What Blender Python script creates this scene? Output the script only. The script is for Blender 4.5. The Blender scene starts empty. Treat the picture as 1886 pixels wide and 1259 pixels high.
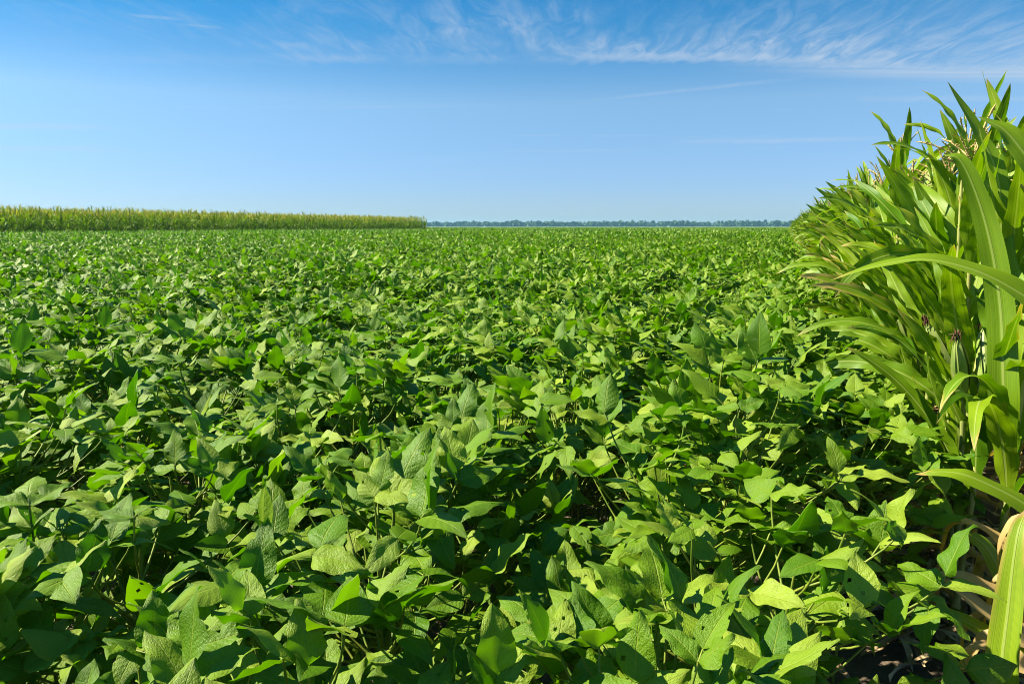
import bpy, math, random
import numpy as np

SC = bpy.context.scene
COL = SC.collection

# ------------------------------------------------------------------ camera
EYE = 1.55
YAW, PITCH = math.radians(21.0), math.radians(9.21)
cam_d = bpy.data.cameras.new("camera")
cam = bpy.data.objects.new("camera", cam_d)
COL.objects.link(cam)
cam.location = (0, 0, EYE)
cam.rotation_euler = (math.pi / 2 - PITCH, 0, YAW)
cam_d.sensor_width = 36
cam_d.lens = 1310 / 1886 * 36
cam_d.clip_start = 0.02
cam_d.clip_end = 9000
SC.camera = cam

# ------------------------------------------------------------------ light
SUN_EL = math.radians(44)
SUN_AZ = math.radians(104)          # measured from +Y (the rows) towards the left
sdir = (-math.sin(SUN_AZ) * math.cos(SUN_EL), math.cos(SUN_AZ) * math.cos(SUN_EL), math.sin(SUN_EL))
sun_d = bpy.data.lights.new("sun", 'SUN')
sun_d.energy = 5.0
sun_d.angle = math.radians(0.53)
sun_d.color = (1.0, 0.92, 0.72)
sun = bpy.data.objects.new("sun", sun_d)
COL.objects.link(sun)
sun.rotation_euler = (math.pi / 2 - SUN_EL, 0, math.atan2(sdir[1], sdir[0]) + math.pi / 2)

SC.view_settings.view_transform = 'Standard'
SC.view_settings.look = 'None'
SC.view_settings.gamma = 1.0
SC.view_settings.exposure = 1.5
cy = SC.cycles
cy.max_bounces = 7
cy.diffuse_bounces = 2
SC.cycles.filter_width = 1.0
cy.glossy_bounces = 2
cy.transmission_bounces = 4
cy.transparent_max_bounces = 8
cy.volume_bounces = 0
cy.sample_clamp_indirect = 4.0
cy.use_denoising = True


def N(nt, kind, **kw):
    n = nt.nodes.new(kind)
    for k, v in kw.items():
        setattr(n, k, v)
    return n


def val(nt, x):
    n = nt.nodes.new('ShaderNodeValue')
    n.outputs[0].default_value = x
    return n.outputs[0]


def M(nt, op, a, b=None, c=None, clamp=False):
    n = nt.nodes.new('ShaderNodeMath')
    n.operation = op
    n.use_clamp = clamp
    for i, x in enumerate((a, b, c)):
        if x is None:
            continue
        if isinstance(x, (int, float)):
            n.inputs[i].default_value = x
        else:
            nt.links.new(x, n.inputs[i])
    return n.outputs[0]


def smooth(nt, x, lo, hi, a=0.0, b=1.0):
    n = nt.nodes.new('ShaderNodeMapRange')
    n.interpolation_type = 'SMOOTHSTEP'
    nt.links.new(x, n.inputs[0])
    for i, v in enumerate((lo, hi, a, b)):
        n.inputs[i + 1].default_value = v
    return n.outputs[0]


def noise(nt, vec, scale, detail=2.0, rough=0.5, dist=0.0):
    n = nt.nodes.new('ShaderNodeTexNoise')
    n.inputs['Scale'].default_value = scale
    n.inputs['Detail'].default_value = detail
    n.inputs['Roughness'].default_value = rough
    n.inputs['Distortion'].default_value = dist
    if vec is not None:
        nt.links.new(vec, n.inputs['Vector'])
    return n.outputs[0]


def mix(nt, f, a, b, blend='MIX'):
    n = nt.nodes.new('ShaderNodeMix')
    n.data_type = 'RGBA'
    n.blend_type = blend
    for i, x in ((0, f), (6, a), (7, b)):
        if isinstance(x, (int, float)):
            n.inputs[i].default_value = x
        elif isinstance(x, tuple):
            n.inputs[i].default_value = (*x, 1.0)
        else:
            nt.links.new(x, n.inputs[i])
    return n.outputs[2]


def comb(nt, x, y, z):
    n = nt.nodes.new('ShaderNodeCombineXYZ')
    for i, v in enumerate((x, y, z)):
        if isinstance(v, (int, float)):
            n.inputs[i].default_value = v
        else:
            nt.links.new(v, n.inputs[i])
    return n.outputs[0]


# ------------------------------------------------------------------ sky
world = bpy.data.worlds.new("World")
SC.world = world
world.use_nodes = True
wt = world.node_tree
wt.nodes.clear()
sky = N(wt, 'ShaderNodeTexSky', sky_type='NISHITA', sun_disc=False)
sky.sun_elevation = SUN_EL
sky.sun_rotation = -SUN_AZ
sky.altitude = 0
sky.air_density = 0.8
sky.dust_density = 0.2
sky.ozone_density = 8.0
hs = N(wt, 'ShaderNodeHueSaturation')
hs.inputs['Hue'].default_value = 0.5
hs.inputs['Saturation'].default_value = 1.0
hs.inputs['Value'].default_value = 1.0
wt.links.new(sky.outputs[0], hs.inputs['Color'])
# thin cirrus: directions met with a flat layer far overhead, in units of its height
geo = N(wt, 'ShaderNodeTexCoord')
sep = N(wt, 'ShaderNodeSeparateXYZ')
wt.links.new(geo.outputs['Generated'], sep.inputs[0])
zc = M(wt, 'MAXIMUM', sep.outputs[2], 0.012)
lx = M(wt, 'DIVIDE', sep.outputs[0], zc)
ly = M(wt, 'DIVIDE', sep.outputs[1], zc)
ca, sa = math.cos(YAW), math.sin(YAW)
ct = M(wt, 'ADD', M(wt, 'MULTIPLY', lx, ca), M(wt, 'MULTIPLY', ly, sa))       # along the streak
cs = M(wt, 'SUBTRACT', M(wt, 'MULTIPLY', ly, ca), M(wt, 'MULTIPLY', lx, sa))  # away from us
warp = noise(wt, comb(wt, M(wt, 'MULTIPLY', ct, 0.9), M(wt, 'MULTIPLY', cs, 0.5), 3.0), 1.0, 4, 0.55)
warp2 = noise(wt, comb(wt, M(wt, 'ADD', M(wt, 'MULTIPLY', ct, 7.0), M(wt, 'MULTIPLY', cs, -0.6)), M(wt, 'MULTIPLY', cs, 1.9), 7.0), 1.0, 7, 0.66, 0.9)
edge = M(wt, 'ADD', M(wt, 'ADD', cs, M(wt, 'MULTIPLY', M(wt, 'SUBTRACT', warp, 0.5), 0.45)),
         M(wt, 'MULTIPLY', M(wt, 'SUBTRACT', warp2, 0.5), 0.55))
edge = M(wt, 'SUBTRACT', edge, M(wt, 'MULTIPLY', M(wt, 'MAXIMUM', M(wt, 'SUBTRACT', ct, 1.2), 0.0), 0.16))
lower = smooth(wt, edge, 4.30, 4.66, 1.0, 0.0)
fade = smooth(wt, edge, 2.8, 4.5, 0.12, 1.0)
side = M(wt, 'MULTIPLY', smooth(wt, ct, -3.0, -0.9), 1.0)
wisp = smooth(wt, warp2, 0.34, 0.74, 0.10, 1.0)
big = smooth(wt, warp, 0.36, 0.60, 0.12, 1.0)
big = M(wt, 'MAXIMUM', big, smooth(wt, ct, -0.2, 1.6, 0.0, 0.7))
band = M(wt, 'MULTIPLY', M(wt, 'MULTIPLY', lower, fade), M(wt, 'MULTIPLY', side, M(wt, 'MULTIPLY', wisp, big)))
# a second, longer and smoother streak farther out on the right, and faint ones elsewhere
str2 = noise(wt, comb(wt, M(wt, 'MULTIPLY', ct, 0.35), M(wt, 'MULTIPLY', cs, 3.2), 1.7), 1.0, 5, 0.6, 0.3)
e2 = M(wt, 'SUBTRACT', cs, M(wt, 'MULTIPLY', ct, 0.10))
b2 = M(wt, 'MULTIPLY', smooth(wt, e2, 4.25, 4.55), smooth(wt, e2, 4.6, 5.0, 1.0, 0.0))
b2 = M(wt, 'MULTIPLY', b2, M(wt, 'MULTIPLY', smooth(wt, ct, 0.9, 3.2), smooth(wt, str2, 0.35, 0.7, 0.2, 0.75)))
b3 = M(wt, 'MULTIPLY', smooth(wt, str2, 0.60, 0.80, 0.0, 0.5), smooth(wt, cs, 4.3, 6.5))
b3 = M(wt, 'MULTIPLY', b3, smooth(wt, cs, 9.0, 16.0, 1.0, 0.15))
b4 = M(wt, 'MULTIPLY', smooth(wt, warp2, 0.5, 0.75, 0.0, 0.35), smooth(wt, cs, 3.2, 4.2, 1.0, 0.0))
b5 = M(wt, 'MULTIPLY', smooth(wt, edge, 4.2, 4.5), smooth(wt, edge, 4.52, 4.72, 1.0, 0.0))
b5 = M(wt, 'MULTIPLY', M(wt, 'MULTIPLY', b5, big), M(wt, 'MULTIPLY', smooth(wt, ct, -3.0, -1.4), smooth(wt, warp2, 0.25, 0.75, 0.35, 1.0)))
band = M(wt, 'MAXIMUM', band, b5)
cl = M(wt, 'MAXIMUM', M(wt, 'MAXIMUM', band, M(wt, 'MULTIPLY', b2, 1.3)), M(wt, 'MAXIMUM', b3, M(wt, 'MULTIPLY', b4, 0.5)))


def streak(c0, k, t0, w, ta, tb, amp):
    dd = M(wt, 'SUBTRACT', cs, M(wt, 'ADD', M(wt, 'MULTIPLY', M(wt, 'SUBTRACT', ct, t0), k), c0))
    dd = M(wt, 'ABSOLUTE', M(wt, 'ADD', dd, M(wt, 'MULTIPLY', M(wt, 'SUBTRACT', warp, 0.5), 1.4 * w)))
    m_ = M(wt, 'MULTIPLY', smooth(wt, dd, 0.0, w, 1.0, 0.0), smooth(wt, M(wt, 'ABSOLUTE', M(wt, 'SUBTRACT', ct, (ta + tb) / 2)), 0.2 * (tb - ta), 0.55 * (tb - ta), 1.0, 0.0))
    return M(wt, 'MULTIPLY', M(wt, 'MULTIPLY', m_, smooth(wt, warp2, 0.25, 0.7, 0.25, 1.0)), amp)


for a_ in ((7.5, 0.05, -4.8, 0.30, -5.9, -4.0, 1.0), (9.6, 0.05, -6.0, 0.5, -7.2, -5.0, 0.8), (8.7, -0.1, 3.0, 0.40, 1.8, 4.4, 0.45),
           (5.6, -0.62, 1.2, 0.13, 0.5, 2.1, 0.38), (5.9, 0.0, 3.6, 0.22, 2.6, 4.6, 0.35), (3.66, 0.3, -1.72, 0.07, -1.86, -1.58, 0.8),
           (3.80, 0.3, -1.60, 0.06, -1.72, -1.44, 0.6), (4.75, 0.08, 2.4, 0.16, 1.2, 4.2, 0.8)):
    cl = M(wt, 'MAXIMUM', cl, streak(*a_))
cl = M(wt, 'MULTIPLY', M(wt, 'MULTIPLY', cl, smooth(wt, ct, -0.8, 2.0, 0.54, 0.78)), 1.0, clamp=True)
above = smooth(wt, sep.outputs[2], 0.01, 0.05)
cl = M(wt, 'MULTIPLY', cl, above)
# the deep polarised blue overhead thinning to a milky horizon
grade = N(wt, 'ShaderNodeValToRGB')
ge = grade.color_ramp
ge.elements[0].position, ge.elements[0].color = 0.0, (0.60, 0.62, 0.70, 1)
ge.elements[1].position, ge.elements[1].color = 0.33, (0.01, 0.70, 0.86, 1)
for p_, c_ in ((0.06, (0.72, 0.735, 0.80, 1)), (0.16, (1.0, 1.0, 0.86, 1)), (0.25, (0.28, 0.80, 0.84, 1))):
    e_ = ge.elements.new(p_)
    e_.color = c_
wt.links.new(sep.outputs[2], grade.inputs[0])
skyb = mix(wt, 1.0, hs.outputs[0], mix(wt, 1.0, grade.outputs[0], (1.25, 1.25, 1.25), 'MULTIPLY'), 'MULTIPLY')
skyc = mix(wt, cl, skyb, (3.9, 4.7, 5.7))
bg = N(wt, 'ShaderNodeBackground')
bg.inputs['Strength'].default_value = 0.05
wt.links.new(skyc, bg.inputs['Color'])
wo = N(wt, 'ShaderNodeOutputWorld')
wt.links.new(bg.outputs[0], wo.inputs['Surface'])

# ------------------------------------------------------------------ materials


def new_mat(name):
    m = bpy.data.materials.new(name)
    m.use_nodes = True
    m.node_tree.nodes.clear()
    return m, m.node_tree


def attr(nt, name):
    n = N(nt, 'ShaderNodeAttribute', attribute_name=name)
    return n.outputs['Fac']


def leaf_shader(nt, col, tcol, rough, trans, spec, bump=None, strength=0.4, dist=0.002, sheen=0.0):
    p = N(nt, 'ShaderNodeBsdfPrincipled')
    nt.links.new(col, p.inputs['Base Color'])
    if isinstance(rough, float):
        p.inputs['Roughness'].default_value = rough
    else:
        nt.links.new(rough, p.inputs['Roughness'])
    p.inputs['Specular IOR Level'].default_value = spec
    if sheen:
        p.inputs['Sheen Weight'].default_value = sheen
        p.inputs['Sheen Roughness'].default_value = 0.5
        p.inputs['Sheen Tint'].default_value = (0.85, 1.0, 0.7, 1)
    t = N(nt, 'ShaderNodeBsdfTranslucent')
    nt.links.new(tcol, t.inputs['Color'])
    if bump is not None:
        b = N(nt, 'ShaderNodeBump')
        b.inputs['Strength'].default_value = strength
        b.inputs['Distance'].default_value = dist
        nt.links.new(bump, b.inputs['Height'])
        nt.links.new(b.outputs[0], p.inputs['Normal'])
    ms = N(nt, 'ShaderNodeMixShader')
    ms.inputs[0].default_value = trans
    nt.links.new(p.outputs[0], ms.inputs[1])
    nt.links.new(t.outputs[0], ms.inputs[2])
    o = N(nt, 'ShaderNodeOutputMaterial')
    nt.links.new(ms.outputs[0], o.inputs['Surface'])


def uv_of(nt):
    n = N(nt, 'ShaderNodeUVMap', uv_map='UVMap')
    s = N(nt, 'ShaderNodeSeparateXYZ')
    nt.links.new(n.outputs[0], s.inputs[0])
    return n.outputs[0], s.outputs[0], s.outputs[1]


def soy_leaf_material():
    m, nt = new_mat('soybean_leaf')
    uv, u, v = uv_of(nt)                         # u runs base to tip, v runs -1..1 across (stored 0..1)
    av = M(nt, 'ABSOLUTE', M(nt, 'SUBTRACT', M(nt, 'MULTIPLY', v, 2.0), 1.0))
    lr = attr(nt, 'leaf_tone')
    wob = noise(nt, comb(nt, u, v, M(nt, 'MULTIPLY', lr, 37.0)), 6.0, 2)
    ph = M(nt, 'ADD', M(nt, 'SUBTRACT', u, M(nt, 'MULTIPLY', av, 0.26)), M(nt, 'MULTIPLY', M(nt, 'SUBTRACT', wob, 0.5), 0.03))
    cyc = M(nt, 'ABSOLUTE', M(nt, 'SUBTRACT', M(nt, 'FRACT', M(nt, 'MULTIPLY', ph, 7.5)), 0.5))   # 0.5 on a side vein
    vein = smooth(nt, cyc, 0.43, 0.5)
    mid = smooth(nt, av, 0.015, 0.06, 1.0, 0.0)
    net = noise(nt, comb(nt, M(nt, 'MULTIPLY', u, 30.0), M(nt, 'MULTIPLY', v, 20.0), M(nt, 'MULTIPLY', lr, 20.0)), 1.0, 2, 0.6)
    vv = M(nt, 'MAXIMUM', M(nt, 'MULTIPLY', vein, 0.45), mid)
    oi = N(nt, 'ShaderNodeObjectInfo').outputs['Random']
    tone = M(nt, 'ADD', M(nt, 'MULTIPLY', lr, 0.7), M(nt, 'MULTIPLY', oi, 0.3))
    ramp = N(nt, 'ShaderNodeValToRGB')
    cr = ramp.color_ramp
    cr.elements[0].position = 0.0
    cr.elements[0].color = (0.058, 0.160, 0.001, 1)
    cr.elements[1].position = 1.0
    cr.elements[1].color = (0.330, 0.420, 0.040, 1)
    e = cr.elements.new(0.5)
    e.color = (0.140, 0.255, 0.002, 1)
    nt.links.new(tone, ramp.inputs[0])
    c = mix(nt, M(nt, 'MULTIPLY', net, 0.32), ramp.outputs[0], (0.03, 0.10, 0.001))
    c = mix(nt, M(nt, 'MULTIPLY', vv, 0.6), c, (0.24, 0.31, 0.03))
    # scattered feeding marks and specks
    spk = noise(nt, comb(nt, M(nt, 'MULTIPLY', u, 9.0), M(nt, 'MULTIPLY', v, 7.0), M(nt, 'MULTIPLY', lr, 91.0)), 1.3, 1)
    c = mix(nt, smooth(nt, spk, 0.76, 0.80, 0.0, 0.8), c, (0.22, 0.20, 0.07))
    # edges scorched here and there, and the odd yellowing leaf
    edge_ = M(nt, 'ADD', M(nt, 'MAXIMUM', av, u), M(nt, 'MULTIPLY', spk, 0.5))
    c = mix(nt, smooth(nt, edge_, 1.28, 1.36, 0.0, 0.7), c, (0.22, 0.15, 0.05))
    c = mix(nt, M(nt, 'MULTIPLY', attr(nt, 'dry'), smooth(nt, spk, 0.3, 0.6, 0.4, 0.9)), c, (0.42, 0.36, 0.03))
    t = mix(nt, 1.0, c, (0.82, 1.30, 0.02), 'MULTIPLY')
    h = M(nt, 'ADD', M(nt, 'MULTIPLY', M(nt, 'SUBTRACT', 0.5, cyc), 0.45), M(nt, 'MULTIPLY', net, 1.1))
    h = M(nt, 'SUBTRACT', h, M(nt, 'MULTIPLY', mid, 0.5))
    rg = smooth(nt, net, 0.2, 0.8, 0.42, 0.58)
    leaf_shader(nt, c, t, rg, 0.32, 0.34, h, 0.65, 0.003)
    return m


def corn_leaf_material(name, tone_a, tone_b, spec=0.34):
    m, nt = new_mat(name)
    uv, u, v = uv_of(nt)
    vc = M(nt, 'SUBTRACT', M(nt, 'MULTIPLY', v, 2.0), 1.0)
    av = M(nt, 'ABSOLUTE', vc)
    lr = attr(nt, 'leaf_tone')
    dry = attr(nt, 'dry')
    mid = smooth(nt, av, 0.05, 0.13, 1.0, 0.0)
    stripe = noise(nt, comb(nt, M(nt, 'MULTIPLY', u, 1.2), M(nt, 'MULTIPLY', v, 42.0), M(nt, 'MULTIPLY', lr, 51.0)), 1.0, 2, 0.6)
    blot = noise(nt, comb(nt, M(nt, 'MULTIPLY', u, 5.0), M(nt, 'MULTIPLY', v, 2.0), M(nt, 'MULTIPLY', lr, 33.0)), 1.0, 3, 0.6)
    oi = N(nt, 'ShaderNodeObjectInfo').outputs['Random']
    tone = M(nt, 'ADD', M(nt, 'MULTIPLY', lr, 0.75), M(nt, 'MULTIPLY', oi, 0.25))
    c = mix(nt, tone, tone_a, tone_b)
    c = mix(nt, smooth(nt, stripe, 0.3, 0.7, 0.0, 0.5), c, (0.05, 0.13, 0.003))
    c = mix(nt, M(nt, 'MULTIPLY', mid, 0.72), c, (0.32, 0.40, 0.09))
    c = mix(nt, smooth(nt, blot, 0.66, 0.74, 0.0, 0.5), c, (0.24, 0.24, 0.05))
    # scorched margins and tips grow with the dryness of the leaf
    burn = M(nt, 'ADD', M(nt, 'MULTIPLY', M(nt, 'ADD', M(nt, 'MULTIPLY', av, 0.5), M(nt, 'MULTIPLY', u, 0.55)), 0.55), M(nt, 'MULTIPLY', blot, 0.45))
    thr = M(nt, 'ADD', M(nt, 'MULTIPLY', dry, 1.25), M(nt, 'ADD', burn, smooth(nt, u, 0.86, 1.0, 0.0, 0.3)))
    yel = smooth(nt, thr, 0.86, 0.98)
    brn = smooth(nt, thr, 0.96, 1.10)
    c = mix(nt, M(nt, 'MULTIPLY', yel, 0.8), c, (0.34, 0.29, 0.045))
    tan = mix(nt, blot, (0.30, 0.18, 0.06), (0.64, 0.47, 0.20))
    c = mix(nt, brn, c, tan)
    t = mix(nt, 1.0, c, (1.5, 1.75, 0.2), 'MULTIPLY')
    h = M(nt, 'ADD', stripe, M(nt, 'MULTIPLY', mid, 1.6))
    rg = smooth(nt, stripe, 0.2, 0.8, 0.38, 0.55)
    leaf_shader(nt, c, t, rg, 0.30, spec, h, 0.45, 0.0015)
    return m


def stem_material(name, a, b, scale=20.0, rough=0.55, stretch=0.25):
    m, nt = new_mat(name)
    tc = N(nt, 'ShaderNodeTexCoord')
    mp = N(nt, 'ShaderNodeMapping')
    mp.inputs['Scale'].default_value = (1, 1, stretch)
    nt.links.new(tc.outputs['Object'], mp.inputs[0])
    f = noise(nt, mp.outputs[0], scale, 3, 0.6)
    c = mix(nt, smooth(nt, f, 0.32, 0.68), a, b)
    p = N(nt, 'ShaderNodeBsdfPrincipled')
    nt.links.new(c, p.inputs['Base Color'])
    p.inputs['Roughness'].default_value = rough
    p.inputs['Specular IOR Level'].default_value = 0.35
    o = N(nt, 'ShaderNodeOutputMaterial')
    nt.links.new(p.outputs[0], o.inputs['Surface'])
    return m


MAT = {}
MAT['soy_leaf'] = soy_leaf_material()
MAT['soy_stem'] = stem_material('soybean_stem', (0.085, 0.15, 0.012), (0.20, 0.24, 0.03), 30)
MAT['corn_leaf'] = corn_leaf_material('corn_leaf', (0.060, 0.165, 0.002), (0.290, 0.395, 0.009))
MAT['corn_far'] = corn_leaf_material('corn_leaf_pale', (0.030, 0.105, 0.002), (0.210, 0.300, 0.006), 0.12)
MAT['stalk'] = stem_material('corn_stalk', (0.15, 0.21, 0.045), (0.33, 0.33, 0.10), 14)
MAT['tassel'] = stem_material('corn_tassel', (0.32, 0.23, 0.08), (0.54, 0.44, 0.17), 60, 0.7)
MAT['tassel_far'] = stem_material('corn_tassel_pale', (0.36, 0.38, 0.04), (0.56, 0.52, 0.08), 60, 0.7)
MAT['husk'] = stem_material('corn_husk', (0.17, 0.26, 0.05), (0.30, 0.36, 0.10), 40, 0.45, 0.1)
MAT['silk'] = stem_material('corn_silk', (0.050, 0.018, 0.010), (0.12, 0.045, 0.02), 60, 0.7)
MAT['bark'] = stem_material('tree_bark', (0.07, 0.055, 0.04), (0.14, 0.11, 0.08), 1.0, 0.9)
MAT['tree_leaf'] = stem_material('tree_leaves', (0.012, 0.050, 0.016), (0.040, 0.095, 0.026), 0.16, 0.7, 1.0)
MAT['litter'] = stem_material('dry_litter', (0.24, 0.15, 0.07), (0.50, 0.38, 0.21), 9, 0.8, 1.0)


def soil_material():
    m, nt = new_mat('soil')
    g = N(nt, 'ShaderNodeNewGeometry')
    f = noise(nt, g.outputs['Position'], 9.0, 6, 0.65)
    f2 = noise(nt, g.outputs['Position'], 0.9, 3, 0.5)
    c = mix(nt, f, (0.055, 0.038, 0.024), (0.20, 0.15, 0.10))
    c = mix(nt, M(nt, 'MULTIPLY', f2, 0.5), c, (0.11, 0.08, 0.055))
    p = N(nt, 'ShaderNodeBsdfPrincipled')
    nt.links.new(c, p.inputs['Base Color'])
    p.inputs['Roughness'].default_value = 0.95
    b = N(nt, 'ShaderNodeBump')
    b.inputs['Strength'].default_value = 0.8
    b.inputs['Distance'].default_value = 0.03
    nt.links.new(f, b.inputs['Height'])
    nt.links.new(b.outputs[0], p.inputs['Normal'])
    o = N(nt, 'ShaderNodeOutputMaterial')
    nt.links.new(p.outputs[0], o.inputs['Surface'])
    return m


def farfield_material():
    m, nt = new_mat('far_crop')
    g = N(nt, 'ShaderNodeNewGeometry')
    f = noise(nt, g.outputs['Position'], 0.35, 5, 0.65)
    f2 = noise(nt, g.outputs['Position'], 0.02, 3, 0.5)
    c = mix(nt, f, (0.050, 0.105, 0.022), (0.115, 0.19, 0.045))
    c = mix(nt, smooth(nt, f2, 0.45, 0.6, 0.0, 0.5), c, (0.15, 0.19, 0.06))
    p = N(nt, 'ShaderNodeBsdfPrincipled')
    nt.links.new(c, p.inputs['Base Color'])
    p.inputs['Roughness'].default_value = 0.8
    o = N(nt, 'ShaderNodeOutputMaterial')
    nt.links.new(p.outputs[0], o.inputs['Surface'])
    return m


MAT['soil'] = soil_material()
MAT['far_crop'] = farfield_material()

# ------------------------------------------------------------------ mesh collector


class MB:
    """Collects quads (numpy) and builds one mesh object."""

    def __init__(self):
        self.v, self.f, self.uv, self.lr, self.dr, self.mi = [], [], [], [], [], []
        self.n = 0

    def grid(self, P, UV, lr=0.5, dry=0.0, mat=0, closed=False):
        """P: (a, b, 3) grid of points; closed joins the last column to the first."""
        a, b = P.shape[:2]
        idx = np.arange(a * b).reshape(a, b) + self.n
        if closed:
            idx = np.concatenate([idx, idx[:, :1]], axis=1)
        q = np.stack([idx[:-1, :-1], idx[1:, :-1], idx[1:, 1:], idx[:-1, 1:]], -1).reshape(-1, 4)
        self.v.append(P.reshape(-1, 3))
        self.f.append(q)
        self.uv.append(UV.reshape(-1, 2))
        self.lr.append(np.full(a * b, lr))
        self.dr.append(np.full(a * b, dry))
        self.mi.append(np.full(len(q), mat))
        self.n += a * b

    def tube(self, pts, rad, k=5, lr=0.5, mat=0):
        pts = np.asarray(pts, float)
        rad = np.broadcast_to(np.asarray(rad, float), (len(pts),))
        t = np.gradient(pts, axis=0)
        t /= np.linalg.norm(t, axis=1, keepdims=True) + 1e-9
        ref = np.array([0.31, 0.95, 0.02]) if abs(t[0][2]) > 0.6 else np.array([0.02, 0.05, 1.0])
        s = np.cross(t, ref)
        s /= np.linalg.norm(s, axis=1, keepdims=True) + 1e-9
        n = np.cross(s, t)
        a = np.linspace(0, 2 * np.pi, k, endpoint=False)
        P = pts[:, None] + rad[:, None, None] * (np.cos(a)[None, :, None] * s[:, None] + np.sin(a)[None, :, None] * n[:, None])
        U = np.zeros((len(pts), k, 2))
        U[..., 0] = np.linspace(0, 1, len(pts))[:, None]
        U[..., 1] = np.linspace(0, 1, k)[None]
        self.grid(P, U, lr, 0.0, mat, True)

    def add(self, o, R=None, T=None, s=1.0):
        for v in o.v:
            w = v * s
            if R is not None:
                w = w @ R.T
            if T is not None:
                w = w + np.asarray(T)
            self.v.append(w)
        for f in o.f:
            self.f.append(f + self.n)
        self.uv += o.uv
        self.lr += o.lr
        self.dr += o.dr
        self.mi += o.mi
        self.n += o.n

    def mesh(self, name, mats, smooth_=True):
        me = bpy.data.meshes.new(name)
        v = np.concatenate(self.v).astype(np.float32)
        f = np.concatenate(self.f).astype(np.int32)
        uv = np.concatenate(self.uv).astype(np.float32)
        me.vertices.add(len(v))
        me.vertices.foreach_set('co', v.ravel())
        me.loops.add(f.size)
        me.loops.foreach_set('vertex_index', f.ravel())
        me.polygons.add(len(f))
        me.polygons.foreach_set('loop_start', np.arange(0, f.size, 4, dtype=np.int32))
        if not isinstance(mats, (list, tuple)):
            mats = [mats]
        for m in mats:
            me.materials.append(m)
        me.polygons.foreach_set('material_index', np.concatenate(self.mi).astype(np.int32))
        me.polygons.foreach_set('use_smooth', np.full(len(f), smooth_))
        lay = me.uv_layers.new(name='UVMap')
        lay.data.foreach_set('uv', uv[f.ravel()].ravel())
        for nm, src in (('leaf_tone', self.lr), ('dry', self.dr)):
            at = me.attributes.new(nm, 'FLOAT', 'POINT')
            at.data.foreach_set('value', np.concatenate(src).astype(np.float32))
        me.update(calc_edges=True)
        return me

    def build(self, name, mats, parent=None, link=True):
        o = bpy.data.objects.new(name, self.mesh(name, mats))
        if link:
            COL.objects.link(o)
        if parent is not None:
            o.parent = parent
        return o


def tag(o, label, cat, group=None, kind=None):
    o['label'] = label
    if cat:
        o['category'] = cat
    if group:
        o['group'] = group
    if kind:
        o['kind'] = kind
    return o


def frame(az, el, roll=0.0):
    d = np.array([math.cos(el) * math.cos(az), math.cos(el) * math.sin(az), math.sin(el)])
    s = np.array([-math.sin(az), math.cos(az), 0.0])
    n = np.cross(d, s)
    s2 = s * math.cos(roll) + n * math.sin(roll)
    n2 = n * math.cos(roll) - s * math.sin(roll)
    return np.stack([d, s2, n2], axis=1)


def rotz(a):
    c, s = math.cos(a), math.sin(a)
    return np.array([[c, -s, 0], [s, c, 0], [0, 0, 1.0]])


# ------------------------------------------------------------------ soybean plants


def leaflet(mb, base, az, el, roll, L, W, rng, nu, nv, skew=0.0):
    u = np.linspace(0, 1, nu + 1)
    v = np.linspace(-1, 1, nv + 1)
    w = np.sin(np.pi * np.clip(u, 0, 1) ** 0.72) ** 0.80 * (1.06 - 0.20 * u)
    w[0] = 0.06
    w[-1] = 0.015
    w = w * W * 0.5
    if nu > 6:
        w[1:-1] *= 1 + rng.normal(0, 0.022, nu - 1)
    U, V = np.meshgrid(u, v, indexing='ij')
    curl = rng.normal(0.10, 0.20)
    tipc = rng.uniform(0, 0.25)
    fold = rng.uniform(0.05, 0.48) if rng.random() < 0.75 else rng.uniform(-0.25, 0.05)
    half = w[:, None] * V * (1 + skew * V * 0.5)
    if nu > 6 and rng.random() < 0.3:             # a chewed margin
        kk = rng.integers(3, nu - 2)
        sd = V > 0 if rng.random() < 0.5 else V < 0
        half[kk] = np.where(sd[kk], half[kk] * rng.uniform(0.35, 0.75), half[kk])
    x = L * U - np.abs(V) * w[:, None] * 0.10 * np.sin(np.pi * U)
    z = -curl * L * U ** 2 - tipc * L * np.clip(U - 0.6, 0, 1) ** 2 * 2
    z = z + fold * np.abs(half) * 0.9
    k = rng.uniform(1.2, 2.6)
    ph = rng.uniform(0, 6.28)
    side = np.sign(V)
    z = z + rng.uniform(0.02, 0.11) * W * np.sin(2 * np.pi * k * U + ph + side * rng.uniform(0.4, 1.6)) * np.abs(V) ** 1.6
    z = z - rng.uniform(0.0, 0.12) * W * np.abs(V) ** 2.5
    y = half * math.cos(min(abs(fold), 0.6) * 0.6) + rng.normal(0, 0.05) * L * U ** 2
    P = np.stack([x, y, z], -1) @ frame(az, el, roll).T + base
    mb.grid(P, np.stack([U, (V + 1) / 2], -1), rng.random(), 1.0 if rng.random() < 0.0008 else 0.0)
    if nu > 8 and rng.random() < 0.25:             # insect holes
        keep = np.ones(len(mb.f[-1]), bool)
        keep[rng.integers(nv, len(keep) - nv, rng.integers(1, 4))] = False
        mb.f[-1] = mb.f[-1][keep]
        mb.mi[-1] = mb.mi[-1][keep]


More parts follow.
